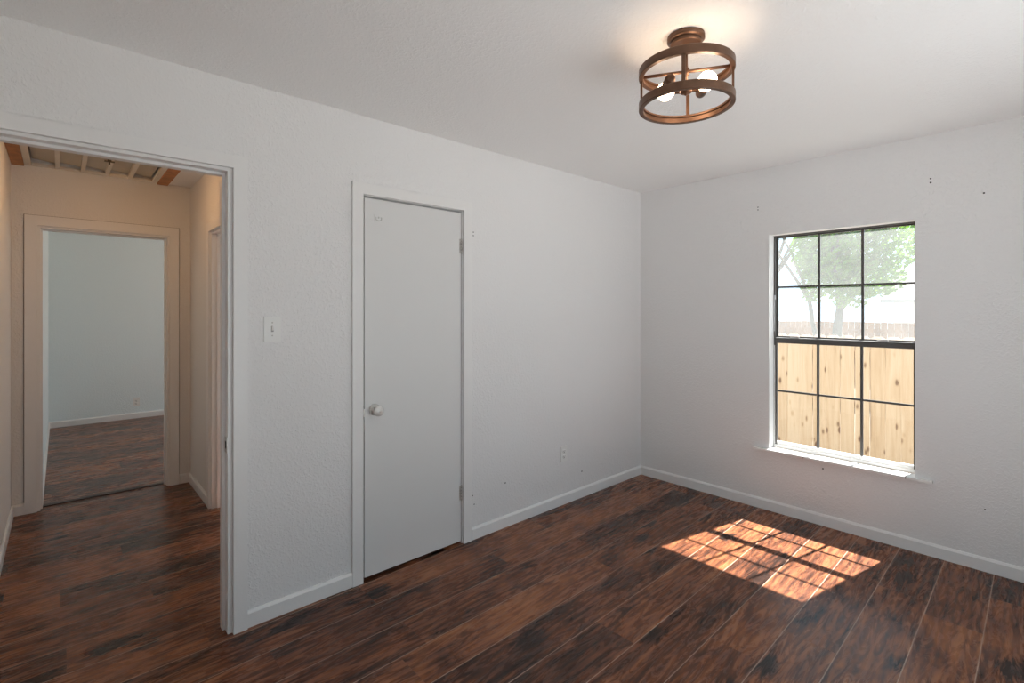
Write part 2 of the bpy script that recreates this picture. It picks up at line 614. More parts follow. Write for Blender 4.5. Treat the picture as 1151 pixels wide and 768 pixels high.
struct(slab_grid('wall_bedroom_right', 'y', -0.5, -0.36, -5.85, -2.40, 0, H,
                 [(-5.6, -2.6, 0.3, 2.28)], HALLP), 'outer wall of the far bedroom', 'wall')


struct(slab_grid('wall_bath', 'y', -1.62, -1.50, -2.40, -0.85, 0, H, [(-2.2, -1.0, 0.5, 2.2)], COOLP),  # unseen wall set close, opening added to daylight the side doorway
       'outer wall of the side room with an added daylight opening', 'wall')


# ------------------------------------------------------------------ baseboards
def baseboard(name, face, runs, label, h=0.074, th=0.013):
    """face: ('x', pos, +1/-1) the wall plane and the side the board stands on"""
    ax, pos, sg = face
    bm = bmesh.new()
    prof = [(0, 0), (th, 0), (th, h - 0.012), (th * 0.45, h), (0, h)]
    for a, c in runs:
        ra, rc = [], []
        for d, z in prof:
            if ax == 'x':
                ra.append(bm.verts.new((pos + sg * d, a, z)))
                rc.append(bm.verts.new((pos + sg * d, c, z)))
            else:
                ra.append(bm.verts.new((a, pos + sg * d, z)))
                rc.append(bm.verts.new((c, pos + sg * d, z)))
        n = len(prof)
        for k in range(n):
            bm.faces.new((ra[k], ra[(k + 1) % n], rc[(k + 1) % n], rc[k]))
        bm.faces.new(ra)
        bm.faces.new(rc[::-1])
    return struct(obj(name, bm, TRIM), label, 'baseboard')


baseboard('baseboard_left', ('x', 0.0, 1), [(-3.116, -2.622), (-1.852, 0.0)], 'white baseboard along the wall with the closet')
baseboard('baseboard_right', ('y', 0.0, -1), [(0.0, 3.10)], 'white baseboard under the window')
baseboard('baseboard_back', ('x', 3.10, -1), [(-4.15, BY0), (BY1, 0.0)], 'white baseboard behind the viewer')
baseboard('baseboard_hall_far', ('x', -2.40, 1), [(-3.985, -3.917), (-3.008, -2.935)], 'short white baseboards beside the far doorway')
baseboard('baseboard_hall_right', ('y', -2.935, -1), [(-2.40, -1.702), (-0.80, -0.13)], 'white baseboard on the right hallway wall')
baseboard('baseboard_hall_left', ('y', -3.985, 1), [(-2.40, -0.13)], 'white baseboard on the left hallway wall')
baseboard('baseboard_bedroom_far', ('x', -5.72, 1), [(-3.84, -0.5)], 'white baseboard on the far bedroom wall')
baseboard('baseboard_bedroom_left', ('y', -3.84, 1), [(-5.72, -2.50)], 'white baseboard on the left far bedroom wall')


# ------------------------------------------------------------------ door frames
def casing(name, ax, pos, sg, u0, u1, zt, w, label, th=0.016, head=None):
    """flat three-board casing on a wall plane; u0,u1,zt are its inner edges"""
    head = head or w
    bm = bmesh.new()

    def bx(a, c, z0, z1):
        b2 = bmesh.new()
        if ax == 'x':
            box(b2, pos, pos + sg * th, a, c, z0, z1)
        else:
            box(b2, a, c, pos, pos + sg * th, z0, z1)
        bevel_all(b2, 0.003, 2)
        me = bpy.data.meshes.new('tmp')
        b2.to_mesh(me)
        b2.free()
        bm.from_mesh(me)
        bpy.data.meshes.remove(me)
    bx(u0 - w, u0, 0, zt + head)
    bx(u1, u1 + w, 0, zt + head)
    bx(u0, u1, zt, zt + head)
    return struct(obj(name, bm, TRIM), label, 'door trim')


def jamb(name, ax, p0, p1, u0, u1, zt, label, th=0.016, stop=None):
    """lining boards inside an opening u0..u1, up to zt, between wall faces p0..p1"""
    bm = bmesh.new()

    def bx(p, q, a, c, z0, z1):
        if ax == 'x':
            box(bm, p, q, a, c, z0, z1)
        else:
            box(bm, a, c, p, q, z0, z1)
    bx(p0, p1, u0, u0 + th, 0, zt)
    bx(p0, p1, u1 - th, u1, 0, zt)
    bx(p0, p1, u0 + th, u1 - th, zt - th, zt)
    if stop:
        s0, s1 = stop
        d = 0.011
        bx(s0, s1, u0 + th, u0 + th + d, 0, zt - th)
        bx(s0, s1, u1 - th - d, u1 - th, 0, zt - th)
        bx(s0, s1, u0 + th + d, u1 - th - d, zt - th - d, zt - th)
    return struct(obj(name, bm, TRIM), label, 'door frame')


casing('trim_1', 'x', 0.0, 1, -3.968, -3.172, 2.047, 0.056, 'white casing around the hallway doorway', head=0.055, th=0.021)
j1 = jamb('trim_2', 'x', -0.115, 0.0, EY0, EY1, EZ, 'white jamb of the hallway doorway', stop=(-0.085, -0.045))
casing('trim_3', 'x', 0.0, 1, CY0 - 0.004, CY1 + 0.002, CZ - 0.001, 0.058, 'white casing around the closet door', head=0.056, th=0.017)
jamb('trim_4', 'x', -0.115, -0.0005, CY0 - 0.0005, CY1 + 0.0005, CZ, 'white jamb of the closet door', th=0.004, stop=(-0.075, -0.045))
casing('trim_5', 'x', -2.40, 1, FY0 - 0.001, FY1 + 0.001, FZ, 0.064, 'white casing around the far bedroom doorway', head=0.07)
jamb('trim_6', 'x', -2.50, -2.40, FY0, FY1, FZ, 'jamb of the far bedroom doorway', stop=(-2.475, -2.445))
casing('trim_7', 'y', -2.935, -1, RX0, RX1, RZ, 0.058, 'white casing around the side doorway in the hallway')
jamb('trim_8', 'y', -2.935, -2.835, RX0, RX1, RZ, 'white jamb of the side doorway in the hallway', stop=(-2.90, -2.865))
bm = bmesh.new()
box(bm, -2.52, -2.475, FY0, FY1, 0.0, 0.006)
bevel_all(bm, 0.003, 1)
struct(obj('trim_10', bm, simple('dark_threshold_strip', (0.03, 0.02, 0.016), 0.5)), 'dark threshold strip in the far doorway', 'threshold')

bm = bmesh.new()  # thin dark strips along the outer edges of the far casing
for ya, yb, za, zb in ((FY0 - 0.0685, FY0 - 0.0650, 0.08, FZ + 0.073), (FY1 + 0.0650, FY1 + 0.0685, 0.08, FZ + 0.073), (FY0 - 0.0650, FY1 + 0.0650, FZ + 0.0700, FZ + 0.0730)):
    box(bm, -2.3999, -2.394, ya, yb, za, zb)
obj('casing_edge_strip', bm, simple('dark_edge_strip', (0.10, 0.07, 0.05), 0.9), bpy.data.objects['trim_5'])

# strike plate on the entry jamb
sp_bm = bmesh.new()
box(sp_bm, -0.040, -0.002, EY1 - 0.0185, EY1 - 0.016, 0.795, 0.862)
box(sp_bm, -0.003, 0.004, EY1 - 0.0195, EY1 - 0.0165, 0.812, 0.845)
sk = obj('strike_plate', sp_bm, NICKEL, j1)
sk['label'] = 'nickel strike plate'
h_bm = bmesh.new()
box(h_bm, -0.030, -0.014, EY1 - 0.0192, EY1 - 0.0186, 0.812, 0.845)
obj('latch_hole', h_bm, DARK, sk)

# ------------------------------------------------------------------ closet door
DY0, DY1, DZ0, DZ1 = -2.5510, -1.9275, 0.016, 2.013
door = struct(obj('door_1', bbox_bm(-0.043, -0.002, DY0, DY1, DZ0, DZ1, 0.0015, 1), DOORP),
              'closed flat white closet door', 'door')
bm = bmesh.new()
KY, KZ = -2.495, 0.893
lathe(bm, [(0.0, 0.0), (0.029, 0.0), (0.031, 0.003), (0.027, 0.008), (0.013, 0.012), (0.011, 0.026), (0.015, 0.031),
           (0.0245, 0.037), (0.0285, 0.046), (0.0275, 0.055), (0.021, 0.062), (0.010, 0.0655), (0.0, 0.066)],
      axis_mat((-0.002, KY, KZ), (1, 0, 0)), 28)
k = obj('door_knob', bm, simple('painted_over_knob', (0.74, 0.73, 0.70), 0.22, metal=0.2), door)
bm = bmesh.new()
lathe(bm, [(0.0, 0.0), (0.006, 0.0), (0.006, 0.0015), (0.0, 0.002)], axis_mat((0.0635, KY, KZ), (1, 0, 0)), 14)
obj('keyhole', bm, NICKEL, k)
for z in (1.811, 0.309):
    bm = bmesh.new()
    for q in range(5):
        z0 = z - 0.044 + q * 0.0178
        tube(bm, [(0.0005, DY1 + 0.0035, z0), (0.0005, DY1 + 0.0035, z0 + 0.0165)], 0.0062, 12)
    tube(bm, [(0.0005, DY1 + 0.0035, z - 0.050), (0.0005, DY1 + 0.0035, z - 0.0445)], [0.003, 0.0045], 10)
    tube(bm, [(0.0005, DY1 + 0.0035, z + 0.0455), (0.0005, DY1 + 0.0035, z + 0.050)], [0.0045, 0.003], 10)
    box(bm, -0.0025, -0.0005, DY1 - 0.011, DY1, z - 0.044, z + 0.044)
    hg = obj('hinge', bm, NICKEL, door)
    hg['label'] = 'worn metal hinge'
# small painted-over plate high on the door and the latch at its edge
bm = bmesh.new()
box(bm, -0.0025, 0.001, -2.497, -2.447, 1.894, 1.932)
bevel_all(bm, 0.002, 2)
pl_ = obj('painted_plate', bm, DOORP, door)
bm = bmesh.new()
tube(bm, [(0.001, -2.487, 1.920), (0.0025, -2.4865, 1.905), (0.0025, -2.472, 1.900), (0.0025, -2.457, 1.905), (0.001, -2.456, 1.920)], 0.0022, 8)
lathe(bm, [(0, 0), (0.005, 0), (0.004, 0.0025), (0, 0.003)], axis_mat((0.001, -2.472, 1.918), (1, 0, 0)), 12)
obj('hook', bm, simple('painted_hook', (0.55, 0.54, 0.52), 0.4), pl_)
bm = bmesh.new()
box(bm, -0.008, 0.0008, DY0 - 0.006, DY0 + 0.0005, 0.862, 0.902)
obj('latch', bm, NICKEL, door)

# ------------------------------------------------------------------ window
win = thing('window_1', (1.468, 0.09, WZ0), 'dark framed double hung window with grid panes and white tile sill', 'window')
win['kind'] = 'structure'
YI0, YI1 = 0.088, 0.106    # inner (lower) sash
YO0, YO1 = 0.112, 0.130    # outer (upper) sash
SZ = 0.437                 # sill tile top


def barset(bars):
    bm = bmesh.new()
    for b in bars:
        b2 = bmesh.new()
        box(b2, *b)
        bevel_all(b2, 0.0012, 1)
        me = bpy.data.meshes.new('tmp')
        b2.to_mesh(me)
        b2.free()
        bm.from_mesh(me)
        bpy.data.meshes.remove(me)
    return bm


fx0, fx1, fz0, fz1 = WX0, WX1, SZ, WZ1
obj('window_frame', barset([
    (fx0, fx0 + 0.009, 0.084, 0.135, fz0, fz1), (fx1 - 0.009, fx1, 0.084, 0.135, fz0, fz1),
    (fx0 + 0.009, fx1 - 0.009, 0.084, 0.135, fz1 - 0.007, fz1)]), DARKB, win)
fs = obj('frame_sill', barset([(fx0 + 0.0095, fx1 - 0.0095, 0.080, 0.135, fz0 + 0.002, fz0 + 0.021), (fx0 + 0.003, fx0 + 0.009, 0.0815, 0.0838, fz0 + 0.002, 1.17)]), TRIM, win)  # sunlight on the dark frame's bottom put into a white colour
fs['label'] = 'bottom track with sunlit white painted in'
gx0, gx1 = fx0 + 0.0095, fx1 - 0.0095
RZL = 1.186
low = obj('sash', barset([
    (gx0, gx0 + 0.011, YI0, YI1, SZ + 0.022, 1.222), (gx1 - 0.011, gx1, YI0, YI1, SZ + 0.022, 1.222),
    (gx0 + 0.011, gx1 - 0.011, YI0 - 0.004, YI1 + 0.004, RZL, 1.222)]), DARKB, win)
br = obj('bottom_rail', barset([(gx0 + 0.011, gx1 - 0.011, YI0, YI1, SZ + 0.025, SZ + 0.044)]), TRIM, low)  # coloured white for the sun falling on the rail
br['label'] = 'bottom rail with sunlit white painted in'
up = obj('sash', barset([
    (gx0, gx0 + 0.010, YO0, YO1, 1.196, fz1 - 0.0075), (gx1 - 0.010, gx1, YO0, YO1, 1.196, fz1 - 0.0075),
    (gx0 + 0.010, gx1 - 0.010, YO0, YO1, 1.196, 1.236), (gx0 + 0.010, gx1 - 0.010, YO0, YO1, fz1 - 0.016, fz1 - 0.0075)]), DARKB, win)
for sash, ya, yb, z0, z1, zm, mats in ((low, YI0, YI1, SZ + 0.044, RZL, 0.843, GLASS_CLEAR), (up, YO0, YO1, 1.236, fz1 - 0.016, 1.588, GLASS_HAZE)):
    ym = (ya + yb) / 2
    a, c = gx0 + 0.0105, gx1 - 0.0105
    for xm in (1.341, 1.591):
        bm = barset([(xm - 0.0075, xm + 0.0075, ym - 0.0065, ym + 0.0065, z0, z1)])
        obj('muntin', bm, DARKB, sash)
    bm = barset([(a, c, ym - 0.0055, ym + 0.0055, zm - 0.0065, zm + 0.0065)])
    obj('muntin', bm, DARKB, sash)
    bm = bmesh.new()
    vs = [bm.verts.new(p) for p in ((a, ym, z0), (c, ym, z0), (c, ym, z1), (a, ym, z1))]
    bm.faces.new(vs)
    gp = obj('glass_pane', bm, mats, sash)
# pale strip painting the sunlit top of the meeting rail, latches, jamb clip
bm = barset([(gx0 + 0.004, gx1 - 0.004, YI0 - 0.003, YI1 + 0.005, 1.222, 1.2255)])
obj('rail_highlight', bm, ALU, low)
for xm in (1.195, 1.70):
    bm = barset([(xm - 0.028, xm + 0.028, YI0 - 0.002, YI1, 1.2255, 1.232), (xm - 0.004, xm + 0.030, YI0 - 0.006, YI0 + 0.012, 1.232, 1.238)])
    obj('sash_latch', bm, ALU, low)
bm = barset([(fx0 + 0.002, fx0 + 0.013, 0.078, 0.086, 1.50, 1.53), (fx0 + 0.003, fx0 + 0.008, 0.079, 0.0835, 1.27, 1.50)])
obj('balance_clip', bm, ALU, win)
# sill of white tiles
bm = bmesh.new()
edges = [0.957, 1.288, 1.562, 1.836, 1.960]
for a, c in zip(edges, edges[1:]):
    b2 = bmesh.new()
    xa, xc = a + 0.0018, c - 0.0018
    ya = 0.082
    if xa < WX0:
        box(b2, xa, xc, -0.032, -0.0005, SZ - 0.013, SZ)
        box(b2, WX0 + 0.0005, xc, -0.0005, ya, SZ - 0.013, SZ)
    elif xc > WX1:
        box(b2, xa, xc, -0.032, -0.0005, SZ - 0.013, SZ)
        box(b2, xa, WX1 - 0.0005, -0.0005, ya, SZ - 0.013, SZ)
    else:
        box(b2, xa, xc, -0.032, ya, SZ - 0.013, SZ)
    me = bpy.data.meshes.new('tmp')
    b2.to_mesh(me)
    b2.free()
    bm.from_mesh(me)
    bpy.data.meshes.remove(me)
box(bm, 0.960, 1.957, -0.030, -0.0005, SZ - 0.0128, SZ - 0.0012, 1)
box(bm, WX0 + 0.0005, WX1 - 0.0005, -0.0005, 0.081, SZ - 0.0148, SZ - 0.0012, 1)
sill = obj('window_sill', bm, [TILE, GROUT], win)
sill['label'] = 'white tile sill'
# ridge of mortar left below the sill
bm = bmesh.new()
box(bm, 1.70, 1.925, -0.004, 0.0, 0.400, 0.4235)
bevel_all(bm, 0.002, 2)
obj('sill_mortar', bm, PAINT, win)

# unseen opening added behind the viewer to let in fill daylight
w2 = thing('fill_opening', (3.16, (BY0 + BY1) / 2, BZ0), 'added dark framed opening behind the viewer for fill daylight', 'window')
w2['kind'] = 'structure'
bars = [(3.18, 3.23, BY0, BY0 + 0.03, BZ0, BZ1), (3.18, 3.23, BY1 - 0.03, BY1, BZ0, BZ1),
        (3.18, 3.23, BY0 + 0.03, BY1 - 0.03, BZ0, BZ0 + 0.03), (3.18, 3.23, BY0 + 0.03, BY1 - 0.03, BZ1 - 0.03, BZ1),
        (3.19, 3.22, (BY0 + BY1) / 2 - 0.015, (BY0 + BY1) / 2 + 0.015, BZ0 + 0.03, BZ1 - 0.03)]
obj('window_frame', barset(bars), DARKB, w2)
bm = bmesh.new()
box(bm, 3.105, 3.18, BY0, BY1, BZ0 - 0.016, BZ0 - 0.001)
obj('window_sill', bm, TILE, w2)


# ------------------------------------------------------------------ small wall fittings
def cover_plate(ax, pos, sg, u, z, w=0.070, h=0.114, th=0.006):
    bm = bmesh.new()
    if ax == 'x':
        box(bm, pos + sg * 0.0003, pos + sg * th, u - w / 2, u + w / 2, z - h / 2, z + h / 2)
    bevel_all(bm, 0.0028, 3)
    return bm


def outlet(loc_y, z, pos, label):
    t = thing('wall_outlet', (pos, loc_y, z), label, 'outlet')
    obj('cover_plate', cover_plate('x', pos, 1, loc_y, z), PLASTIC, t)
    for s in (-1, 1):
        bm = bmesh.new()
        m = axis_mat((pos + 0.0055, loc_y, z + s * 0.0195), (1, 0, 0))
        lathe(bm, [(0, 0), (0.0165, 0), (0.0165, 0.0022), (0.0155, 0.003), (0, 0.003)], m, 24)
        for q in bm.verts:
            q.co.z = max(min(q.co.z, z + s * 0.0195 + 0.0135), z + s * 0.0195 - 0.0135)
        rc = obj('receptacle', bm, PLASTIC, t)
        bm = bmesh.new()
        for dy in (-0.0062, 0.0062):
            box(bm, pos + 0.0083, pos + 0.0090, loc_y + dy - 0.0011, loc_y + dy + 0.0011, z + s * 0.0195 - 0.002, z + s * 0.0195 + 0.007)
        lathe(bm, [(0, 0), (0.0026, 0), (0.0026, 0.0006), (0, 0.0006)], axis_mat((pos + 0.0084, loc_y, z + s * 0.0195 - 0.0075), (1, 0, 0)), 10)
        obj('slots', bm, DARK, rc)
    bm = bmesh.new()
    lathe(bm, [(0, 0), (0.0035, 0), (0.003, 0.0014), (0, 0.0016)], axis_mat((pos + 0.0058, loc_y, z), (1, 0, 0)), 12)
    obj('screw', bm, NICKEL, t)
    return t


outlet(-0.997, 0.368, 0.0, 'white duplex outlet low on the wall to the right of the closet door')
outlet(-2.992, 0.215, -5.72, 'white outlet near the baseboard in the far bedroom seen through the doorways')

t = thing('light_switch', (0, -3.008, 1.335), 'white toggle light switch between hallway doorway and closet door', 'light switch')
obj('cover_plate', cover_plate('x', 0.0, 1, -3.008, 1.335, 0.074, 0.116), PLASTIC, t)
bm = bmesh.new()
box(bm, 0.005, 0.0066, -3.0135, -3.0025, 1.322, 1.348)
tg = obj('toggle_slot', bm, simple('grey_slot', (0.35, 0.34, 0.33), 0.6), t)
bm = bmesh.new()
vs = [bm.verts.new(p) for p in ((0.006, -3.0125, 1.327), (0.006, -3.0035, 1.327), (0.006, -3.0035, 1.345), (0.006, -3.0125, 1.345),
                                (0.0165, -3.0118, 1.346), (0.0165, -3.0042, 1.346), (0.0165, -3.0042, 1.354), (0.0165, -3.0118, 1.354))]
for f in ((0, 3, 2, 1), (4, 5, 6, 7), (0, 1, 5, 4), (1, 2, 6, 5), (2, 3, 7, 6), (3, 0, 4, 7)):
    bm.faces.new([vs[i] for i in f])
obj('toggle', bm, PLASTIC, t)
for s in (-1, 1):
    bm = bmesh.new()
    lathe(bm, [(0, 0), (0.0034, 0), (0.003, 0.0014), (0, 0.0016)], axis_mat((0.0056, -3.008, 1.335 + s * 0.030), (1, 0, 0)), 12)
    obj('screw', bm, NICKEL, t)

# nail holes and scuffs left in the walls
wr_ = bpy.data.objects['wall_right']
wl_ = bpy.data.objects['wall_left']


def hole(parent, p, d, r):
    bm = bmesh.new()
    lathe(bm, [(0, 0), (r, 0), (r * 0.8, 0.0008), (0, 0.0008)], axis_mat(p, d), 10)
    obj('nail_hole', bm, DARK, parent)


for x, z, r in ((1.947, 2.185, 0.0045), (1.947, 2.162, 0.005), (2.172, 2.062, 0.0045), (0.983, 2.166, 0.004), (0.983, 2.147, 0.004),
                (1.397, 0.374, 0.005), (2.176, 0.335, 0.004)):
    hole(wr_, (x, 0.0, z), (0, -1, 0), r)
for y, z, r in ((-1.832, 1.907, 0.004), (-1.832, 1.886, 0.004), (-0.789, 0.193, 0.006), (-1.567, 0.286, 0.005), (-1.825, 0.213, 0.004), (-1.838, 0.27, 0.004)):
    hole(wl_, (0.0, y, z), (1, 0, 0), r)

# ------------------------------------------------------------------ ceiling light
LX, LY = 1.518, -2.012
nv = Vector((0.478, -0.878, 0))      # towards the entrance corner
rv = Vector((0.878, 0.478, 0))
fix = thing('ceiling_light', (LX, LY, H), 'bronze two ring semi flush ceiling light with two lit bulbs', 'ceiling light')
T0 = Matrix.Translation(Vector((LX, LY, 0)))


def lp(u, v, z):
    return Vector((LX, LY, 0)) + rv * u + nv * v + Vector((0, 0, z))


bm = bmesh.new()
lathe(bm, [(0, H), (0.0655, H), (0.0668, H - 0.004), (0.0668, H - 0.015), (0.0640, H - 0.0175), (0.0560, H - 0.0185), (0.0550, H - 0.021), (0.0570, H - 0.0225), (0.0570, H - 0.032),
           (0.0540, H - 0.0345), (0.0505, H - 0.0335), (0, H - 0.033)], T0, 56)
can = obj('canopy', bm, BRONZE, fix)
for s in (-1, 1):
    bm = bmesh.new()
    c = lp(s * 0.047, 0.004, H - 0.0328)
    lathe(bm, [(0, 0), (0.0042, 0), (0.0042, 0.004), (0.0025, 0.0065), (0, 0.007)], axis_mat(c, (0, 0, -1)), 12)
    obj('screw', bm, BRONZE, can)
bm = bmesh.new()
tube(bm, [(LX, LY, H - 0.028), (LX, LY, 2.245)], 0.0075, 16)
lathe(bm, [(0.007, 2.322), (0.0125, 2.320), (0.0125, 2.296), (0.007, 2.294)], T0, 20)
lathe(bm, [(0.006, 2.270), (0.009, 2.268), (0.009, 2.252), (0.006, 2.250)], T0, 20)
lathe(bm, [(0.006, H - 0.046), (0.0125, H - 0.034), (0.0125, H - 0.029)], T0, 20)
obj('stem', bm, BRONZE, fix)
R = 0.1697
for z0, z1 in ((2.298, 2.328), (2.176, 2.206)):
    bm = bmesh.new()
    w = 0.0175
    c = 0.0018
    lathe(bm, [(R - c, z0), (R, z0 + c), (R, z1 - c), (R - c, z1), (R - w + c, z1), (R - w, z1 - c), (R - w, z1 - 0.008),
               (R - w + 0.006, z1 - 0.0095), (R - w + 0.006, z0 + 0.0095), (R - w, z0 + 0.008), (R - w, z0 + c), (R - w + c, z0)], T0, 96, closed=True, smooth=False)
    obj('ring', bm, BRONZE, fix)
ang = -0.045
for k in range(4):
    a = ang + k * math.pi / 2
    u, v = math.sin(a) * (R - 0.009), math.cos(a) * (R - 0.009)
    bm = bmesh.new()
    b2 = bmesh.new()
    box(b2, -0.0065, 0.0065, -0.0038, 0.0038, 2.2055, 2.2985)
    bevel_all(b2, 0.001, 2)
    bx = Vector((math.cos(a), -math.sin(a)))      # tangent and radial direction in (u, v)
    for q in b2.verts:
        tt, rr_, zz = q.co
        q.co = lp(u + bx.x * tt + math.sin(a) * rr_, v + bx.y * tt + math.cos(a) * rr_, zz)
    bm.free()
    bm = b2
    obj('post', bm, BRONZE, fix)
bm = bmesh.new()
ca, sa = math.cos(0.03), math.sin(0.03)
tube(bm, [lp(-(R - 0.016) * ca, (R - 0.016) * sa, 2.309), lp((R - 0.016) * ca, -(R - 0.016) * sa, 2.309)], 0.0060, 12)
obj('crossbar', bm, BRONZE, fix)
bm = bmesh.new()
lathe(bm, [(0, 2.252), (0.012, 2.252), (0.021, 2.247), (0.0225, 2.240), (0.0215, 2.232), (0.016, 2.228), (0.006, 2.2265), (0.005, 2.222), (0, 2.220)], T0, 32)
obj('hub', bm, BRONZE, fix)
for s in (-1, 1):
    # pinwheel arms: each socket is set to one side of the hub and points past it
    bz = 2.249
    pts = []
    for q in range(13):
        f = q / 12
        u = s * (0.018 + 0.034 * math.sin(f * math.pi / 2))
        v = -s * (0.010 + 0.075 * f) - s * 0.012 * math.sin(f * math.pi)
        pts.append(lp(u, v, bz + 0.0005 * q))
    end = (s * 0.052, -s * 0.085)
    bm = bmesh.new()
    tube(bm, pts, 0.0042, 10)
    obj('arm', bm, BRONZE, fix)
    d = (rv * (s * 0.020) + nv * (s * 0.10) + Vector((0, 0, 0.004 * 0))).normalized()
    base = lp(end[0], end[1], bz + 0.006)
    bm = bmesh.new()
    lathe(bm, [(0, -0.006), (0.010, -0.006), (0.0175, 0.0), (0.0195, 0.010), (0.0195, 0.048), (0.0215, 0.050), (0.0215, 0.060), (0.019, 0.060), (0.015, 0.020), (0, 0.020)],
          axis_mat(base, d), 28)
    obj('socket', bm, BRONZE, fix)
    bm = bmesh.new()
    lathe(bm, [(0, 0.024), (0.012, 0.024), (0.0125, 0.048), (0.0165, 0.062), (0.026, 0.081), (0.0315, 0.096), (0.0332, 0.109), (0.0312, 0.122),
               (0.0255, 0.133), (0.0165, 0.140), (0.0080, 0.1430), (0, 0.1437)], axis_mat(base, d), 28)
    bl = obj('bulb', bm, BULB, fix)
    bl['label'] = 'lit frosted bulb'

# hallway lamp, above the door head
hl = thing('hall_ceiling_light', (-1.52, -3.44, H), 'flush white dome lamp on the hallway ceiling just past the doorway', 'ceiling light')
TH = Matrix.Translation(Vector((-1.52, -3.44, 0)))
bm = bmesh.new()
lathe(bm, [(0, H), (0.105, H), (0.108, H - 0.004), (0.105, H - 0.014), (0.092, H - 0.016), (0, H - 0.016)], TH, 40)
obj('base', bm, PLASTIC, hl)
bm = bmesh.new()
lathe(bm, [(0.092, H - 0.016), (0.090, H - 0.028), (0.076, H - 0.044), (0.050, H - 0.053), (0.02, H - 0.0565), (0, H - 0.057)], TH, 40)
obj('lamp_shade', bm, HALLBULB, hl)

# ------------------------------------------------------------------ whole-house fan louvre in the hallway ceiling
ah = thing('attic_fan_louvre', ((HX0 + HX1) / 2, (HY0 + HY1) / 2, H), 'cream louvred attic vent panel with pine trim on the hallway ceiling', 'vent')
bm = bmesh.new()
ZR = H + 0.10
bm.faces.new([bm.verts.new(p) for p in ((HX0, HY0, ZR), (HX1, HY0, ZR), (HX1, HY1, ZR), (HX0, HY1, ZR))])
obj('backing', bm, simple('grey_vent_shaft', (0.25, 0.23, 0.2), 0.9), ah)
for ya, yb in ((HY0 - 0.063, HY0 - 0.001), (HY1 + 0.001, HY1 + 0.072)):
    pt = obj('trim_board', bbox_bm(HX0 - 0.01, HX1 + 0.03, ya, yb, H - 0.016, H - 0.0002, 0.003, 2), RAWPINE, ah)
    pt['label'] = 'varnished pine trim board'
bm = barset([(HX0, HX1, HY0, HY0 + 0.035, H - 0.008, H + 0.012), (HX0, HX1, HY1 - 0.035, HY1, H - 0.008, H + 0.012),
             (HX0, HX0 + 0.02, HY0 + 0.035, HY1 - 0.035, H - 0.008, H + 0.012), (HX1 - 0.03, HX1, HY0 + 0.035, HY1 - 0.035, H - 0.008, H + 0.012)])
obj('louvre_frame', bm, LOUVRE, ah)
ys = [HY0 + 0.035 + i * (HY1 - HY0 - 0.07) / 5 for i in range(6)]
for i in range(5):
    a, c = ys[i], ys[i + 1]
    bm = bmesh.new()
    n = 6
    top, bot = [], []
    for q in range(n + 1):
        f = q / n
        y = a + 0.004 + (c - a - 0.010) * f
        z = H + 0.040 - 0.014 * f
        top.append((y, z + 0.0016))
        bot.append((y, z))
    xa, xc = HX0 + 0.0205, HX1 - 0.0305
    loop = bot + top[::-1]
    A = [bm.verts.new((xa, y, z)) for y, z in loop]
    B = [bm.verts.new((xc, y, z)) for y, z in loop]
    for q in range(len(loop)):
        k2 = (q + 1) % len(loop)
        bm.faces.new((A[q], A[k2], B[k2], B[q]))
    bm.faces.new(A)
    bm.faces.new(B[::-1])
    sl = obj('louvre_blade', bm, BLADE, ah)
    if i < 4:
        bm = barset([(xa, xc, c - 0.013, c + 0.011, H - 0.008, H + 0.030)])
        obj('blade_edge', bm, LOUVRE, sl)
bm = bmesh.new()
lathe(bm, [(0, 0), (0.012, 0), (0.010, 0.010), (0.005, 0.016), (0.005, 0.030), (0, 0.030)], axis_mat((-1.845, -3.489, H - 0.008), (0, 0, -1)), 16)
box(bm, -1.852, -1.838, -3.516, -3.462, H - 0.022, H - 0.014)
kn = obj('latch_knob', bm, BLACK, ah)

# ------------------------------------------------------------------ outdoors
GZ = -0.60
bm = bmesh.new()
box(bm, -30, 30, 0.17, 60, GZ - 0.1, GZ)
struct(obj('ground', bm, GRASS), 'dry grass yard outside the window', 'ground')
bm = bmesh.new()
box(bm, -0.86, 3.3, 0.052, 0.135, GZ, -0.005)
struct(obj('trim_11', bm, STUCCO), 'house foundation below the window wall', 'foundation')
bm = bmesh.new()
box(bm, 3.26, 30, -30, 0.17, GZ - 0.1, GZ)
struct(obj('ground_side', bm, simple('added_bounce_ground', (0.44, 0.46, 0.48), 0.9, vary=0.08)), 'added pale ground beside the house to bounce light', 'ground')  # unseen pale ground added to bounce sunlight up into the room

fence = thing('wooden_fence', (0.7, 3.0, GZ), 'new pine board fence close outside the window', 'fence')
FT = 1.125
x = -1.2
i = 0
proto = None
while x < 2.6:
    bm = bmesh.new()
    w, hh = 0.1375, FT - GZ
    prof = [(0, 0.0), (w, 0.0), (w, hh - 0.03), (w - 0.03, hh), (0.03, hh), (0, hh - 0.03)]
    A = [bm.verts.new((u - w / 2, 0, z)) for u, z in prof]
    B = [bm.verts.new((u - w / 2, 0.016, z)) for u, z in prof]
    for q in range(6):
        bm.faces.new((A[q], A[(q + 1) % 6], B[(q + 1) % 6], B[q]))
    bm.faces.new(A)
    bm.faces.new(B[::-1])
    bmesh.ops.recalc_face_normals(bm, faces=bm.faces)
    me = bpy.data.meshes.new('board')
    bm.to_mesh(me)
    bm.free()
    me.materials.append(FENCE)
    o = bpy.data.objects.new('board', me)
    COL.objects.link(o)
    o.parent = fence
    o.location = (x - 0.7, random.uniform(-0.003, 0.003), random.uniform(-0.006, 0.006))
    o.rotation_euler = (0, random.uniform(-0.003, 0.003), 0)
    x += 0.1425
